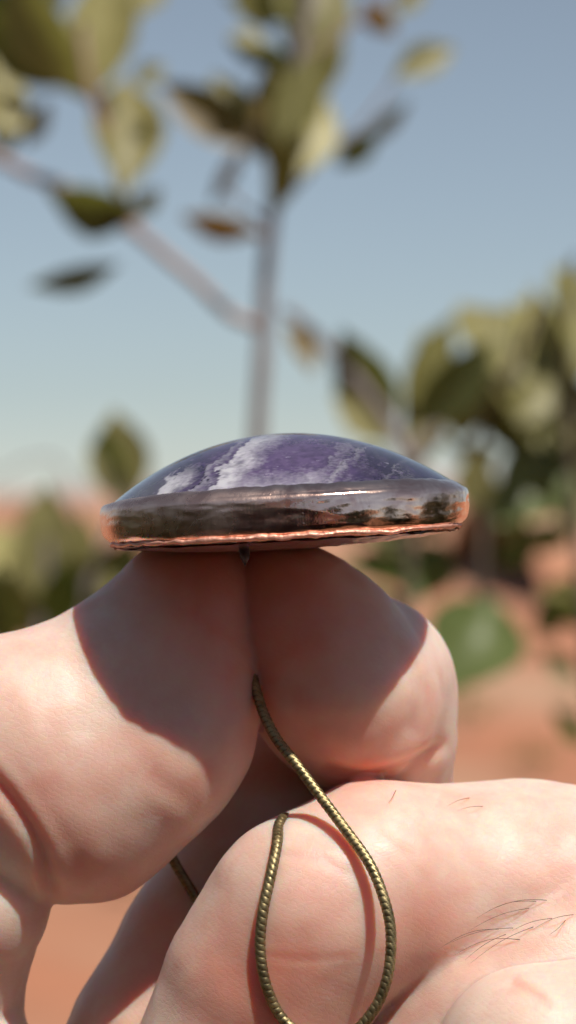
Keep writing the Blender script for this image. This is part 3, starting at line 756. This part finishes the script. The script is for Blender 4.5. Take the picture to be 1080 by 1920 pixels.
amp = np.clip(4 * np.minimum(PT, 1 - PT), 0, 1).reshape(-1)
Pb += nrm * ((0.055 * dn1 + 0.006 * dn2) * amp)[:, None]
mt = NT('copper_bezel')
c2 = mt.coord(); a1 = mt.noise(420, 4, 0.6, c2, 0.6); a2 = mt.noise(2600, 2, 0.6, c2)
scr = mt.noise(5200, 3, 0.7, mt.coord(scale=(1, 1, 0.05), rot=(0, 0.25, 0)))
pit = mt.n('ShaderNodeTexVoronoi'); pit.inputs['Scale'].default_value = 1900; mt.l(c2, pit.inputs['Vector'])
pits = mt.ramp(pit.outputs[0], [(0.05, (1, 1, 1)), (0.16, (0, 0, 0))])
cm = mt.mix(mt.ramp(a1.outputs[0], [(0.40, (0, 0, 0)), (0.62, (1, 1, 1))]), (0.78, 0.48, 0.385), (0.97, 0.68, 0.55))
sx = mt.n('ShaderNodeSeparateXYZ'); tc_ = mt.n('ShaderNodeTexCoord'); mt.l(tc_.outputs['Object'], sx.inputs[0])
lft = mt.n('ShaderNodeMapRange'); lft.inputs[1].default_value = 0.003; lft.inputs[2].default_value = -0.005; mt.l(sx.outputs[0], lft.inputs[0])
rg = mt.math('ADD', mt.math('MULTIPLY', lft.outputs[0], 0.16), mt.ramp(a1.outputs[0], [(0.35, (0.09,) * 3), (0.75, (0.17,) * 3)]))
bm_ = mt.n('ShaderNodeBump'); bm_.inputs['Distance'].default_value = 0.00005; mt.l(scr.outputs[0], bm_.inputs['Height'])
mt.l(mt.math('ADD', mt.math('MULTIPLY', lft.outputs[0], 0.35), 0.05), bm_.inputs['Strength'])
bb = mt.bump(pits, 0.25, 0.00004, bm_.outputs[0]); bb = mt.bump(a2.outputs[0], 0.18, 0.00005, bb)
mt.set(Base_Color=cm, Metallic=1.0, Roughness=rg, Normal=bb)
mesh_np('bezel', local(Pb), grid_faces(NA, NPp, close_u=True)[:, ::-1], mt.m, pend, origin=(0, 0, 0))
# rough copper ridge along the lower rim
NB = 1400; tb = np.linspace(0, 2 * np.pi, NB, endpoint=False); NS = 14
ROb = outline(tb); wz = 0.22 * n1d(tb, 5, 7.7) + 0.10 * n1d(tb, 14, 9.1); ww = 0.05 * n1d(tb, 40, 3.3) + 0.12 * n1d(tb, 9, 5.5)
an = np.linspace(0, 2 * np.pi, NS, endpoint=False)
TB, AN = np.meshgrid(tb, an, indexing='ij')
rad = 0.25 + ww[:, None] * 1.0 
# coarse lumps in the cross-section
lump = np.array([[mnoise.noise(Vector((math.cos(t) * 11, math.sin(t) * 11, math.cos(a) * 1.2 + 5))) for a in an] for t in tb])
rad = np.clip(rad + 0.16 * lump, 0.08, 0.6)
Rm = ROb[:, None] - 0.16 - 1.05 * (np.abs(np.cos(tb)) ** 6)[:, None] + np.cos(AN) * rad * 0.95; Zm = -3.86 + (wz[:, None] * 0.8) + np.sin(AN) * rad * 0.85
Pr = np.stack([Rm * np.cos(TB), Rm * np.sin(TB), Zm], -1).reshape(-1, 3)
cr = NT('raw_copper'); rn = cr.noise(2500, 4, 0.7, cr.coord())
cr.set(Base_Color=cr.mix(rn.outputs[0], (0.66, 0.27, 0.18), (0.86, 0.46, 0.34)), Metallic=0.45, Roughness=0.42, Normal=cr.bump(rn.outputs[0], 0.6, 0.00012))
mesh_np('copper_ridge', local(Pr), grid_faces(NB, NS, close_u=True, close_v=True), cr.m, pend, origin=(0, 0, 0))
# back plate
nb = 40; qb = np.linspace(0, 1, nb)
Rb = qb[:, None] * (RO[None, :] - 1.1)
Zb = np.broadcast_to((-4.3 - 0.95 * (1 - qb ** 2.2))[:, None], Rb.shape).copy()
Bp = np.stack([Rb * np.cos(th), Rb * np.sin(th), Zb], -1).reshape(-1, 3)
Bp[:, 2] += 0.12 * fbm(Bp, 0.5, 3, 21.0)
bk = NT('tarnished_back'); kn = bk.noise(350, 4, 0.6, bk.coord())
bk.set(Base_Color=bk.mix(kn.outputs[0], (0.35, 0.22, 0.22), (0.75, 0.55, 0.50)), Metallic=0.9, Roughness=0.22, Normal=bk.bump(kn.outputs[0], 0.3, 0.0002))
mesh_np('back_plate', local(Bp), grid_faces(nb, NA, close_v=True), bk.m, pend, origin=(0, 0, 0))
# small dark pointed piece below the plate
bl = NT('dark_point_metal'); bl.set(Base_Color=(0.05, 0.03, 0.035), Metallic=0.6, Roughness=0.4)
bx = (456 - 531) * 0.05; V, F = tube([(bx / 1000, -.0105, -.0040), (bx / 1000, -.0110, -.0050), (bx / 1000 + .00005, -.0108, -.0057), (bx / 1000, -.0104, -.0063)], [.0003, .0005, .0004, .00006], 10)
mesh_np('dark_point', V, F, bl.m, pend, origin=(0, 0, 0))

# ------------------------------------------------------------------ chain
br = NT('aged_brass'); c4 = br.coord(); q1 = br.noise(900, 4, 0.6, c4)
ao = br.n('ShaderNodeAttribute', attribute_name='groove')
bc = br.mix(br.ramp(q1.outputs[0], [(0.35, (0, 0, 0)), (0.65, (1, 1, 1))]), (0.19, 0.15, 0.075), (0.36, 0.285, 0.145))
bc = br.mix(ao.outputs['Fac'], bc, (0.05, 0.035, 0.02))
br.set(Base_Color=bc, Metallic=0.9, Roughness=br.ramp(q1.outputs[0], [(0.3, (0.36,) * 3), (0.7, (0.58,) * 3)]))
def snake(path, rad=0.00047, pitch=0.00058):
    P = np.array(catmull(path, 14)); dl = np.linalg.norm(np.diff(P, axis=0), axis=1); cum = np.concatenate([[0], np.cumsum(dl)])
    rows = int(cum[-1] / pitch * 9); s_ = np.linspace(0, cum[-1], rows)
    Q = np.stack([np.interp(s_, cum, P[:, q]) for q in range(3)], 1)
    T = np.gradient(Q, axis=0); T /= np.linalg.norm(T, axis=1)[:, None]
    seg = 28; va = np.linspace(0, 2 * np.pi, seg, endpoint=False)
    A_ = np.zeros_like(Q); a = np.array([0, -1.0, 0])
    for i in range(rows):
        a = a - T[i] * (a @ T[i]); a /= np.linalg.norm(a); A_[i] = a
    B_ = np.cross(T, A_)
    tri = np.abs(((va * 3 / (2 * np.pi)) % 1) - 0.5) * 2          # zigzag of scale rows
    ph = (s_[:, None] / pitch + 0.5 * tri[None, :] + 0.75 * np.sin(va)[None, :]) % 1
    gro = np.exp(-((np.minimum(ph, 1 - ph)) / 0.06) ** 2)
    scol = 0.10 * np.abs(np.sin(va * 3 ))[None, :]
    r = rad * (0.97 + 0.13 * (ph - 0.5) * 0 + 0.07 * np.sin(np.pi * ph) + scol * 0.25 - 0.11 * gro)
    V = Q[:, None, :] + r[..., None] * (np.cos(va)[None, :, None] * A_[:, None] + np.sin(va)[None, :, None] * B_[:, None])
    return V.reshape(-1, 3), grid_faces(rows, seg, close_v=True), gro.reshape(-1), Q
def chain_pt(x, y, off, d=None):
    if d is None: d = surf(x, y)[0] - off
    return tuple(at(x, y, d))
R_ = 0.00056
main = [chain_pt(452, 1100, 0, 0.001), chain_pt(460, 1180, 0, .0005), chain_pt(471, 1250, 0, -.0020), chain_pt(488, 1320, 0, -.0046), chain_pt(515, 1380, 0, -.0066),
        chain_pt(552, 1428, 0, -.0082), chain_pt(600, 1492, 0, -.0100), chain_pt(645, 1552, 0, -.0120), chain_pt(692, 1618, 0, -.0142), chain_pt(720, 1685, 0, -.0156),
        chain_pt(733, 1750, 0, -.0163), chain_pt(727, 1830, 0, -.0168), chain_pt(700, 1895, 0, -.0168), chain_pt(650, 1945, 0, -.0165), chain_pt(590, 1955, 0, -.0165),
        chain_pt(530, 1910, R_), chain_pt(500, 1850, R_), chain_pt(488, 1780, R_), chain_pt(493, 1710, R_), chain_pt(508, 1640, R_), chain_pt(519, 1585, R_),
        chain_pt(522, 1552, 0, -.0092), chain_pt(528, 1538, 0, -.0078), chain_pt(537, 1533, 0, -.0060), chain_pt(547, 1539, 0, -.0040), chain_pt(557, 1560, 0, -.001)]
V, F, gr, Qm = snake(main)
chain = mesh_np('necklace_chain', V, F, br.m, None, origin=tuple(at(600, 1500, -.01)))
tag(chain, 'aged brass snake chain looping down from the pinched fingertips over the curled finger', 'chain')
ga = chain.data.attributes.new('groove', 'FLOAT', 'POINT'); ga.data.foreach_set('value', gr.astype(np.float32))
back = [chain_pt(250, 1470, 0, .006), chain_pt(298, 1560, 0, .0045), chain_pt(330, 1622, 0, .0035), chain_pt(358, 1668, 0, .003), chain_pt(385, 1712, 0, .0022), chain_pt(430, 1790, 0, .002)]
V, F, gr, _ = snake(back)
ch2 = mesh_np('loose_strand', V, F, br.m, chain)
ga = ch2.data.attributes.new('groove', 'FLOAT', 'POINT'); ga.data.foreach_set('value', gr.astype(np.float32))

# ------------------------------------------------------------------ the compact camera itself, behind the lens
bm = bmesh.new(); bmesh.ops.create_cube(bm, size=1)
for v in bm.verts: v.co = Vector((v.co.x * .11, v.co.y * .03, v.co.z * .066))
bmesh.ops.bevel(bm, geom=list(bm.edges), offset=.006, segments=3, affect='EDGES')
blk = NT('black_plastic'); blk.set(Base_Color=(0.02, 0.02, 0.022), Roughness=0.45)
me = bpy.data.meshes.new('camera_body'); bm.to_mesh(me); bm.free(); me.materials.append(blk.m)
ce = empty('compact_camera', (0.0, -0.300, CAM_Z)); tag(ce, 'small black camera held facing the pendant, behind the viewpoint', 'camera')
link(bpy.data.objects.new('camera_body', me), ce)
V, F = [], []
prof_c = [(.029, -.286), (.029, -.268), (.027, -.265), (.023, -.265), (.021, -.272), (.012, -.276), (.0005, -.277)]
for r_, y_ in prof_c:
    for j in range(40):
        a = 2 * math.pi * j / 40; V.append((r_ * math.cos(a), y_, CAM_Z + r_ * math.sin(a)))
mesh_np('lens_barrel', V, grid_faces(len(prof_c), 40, close_v=True), blk.m, ce)
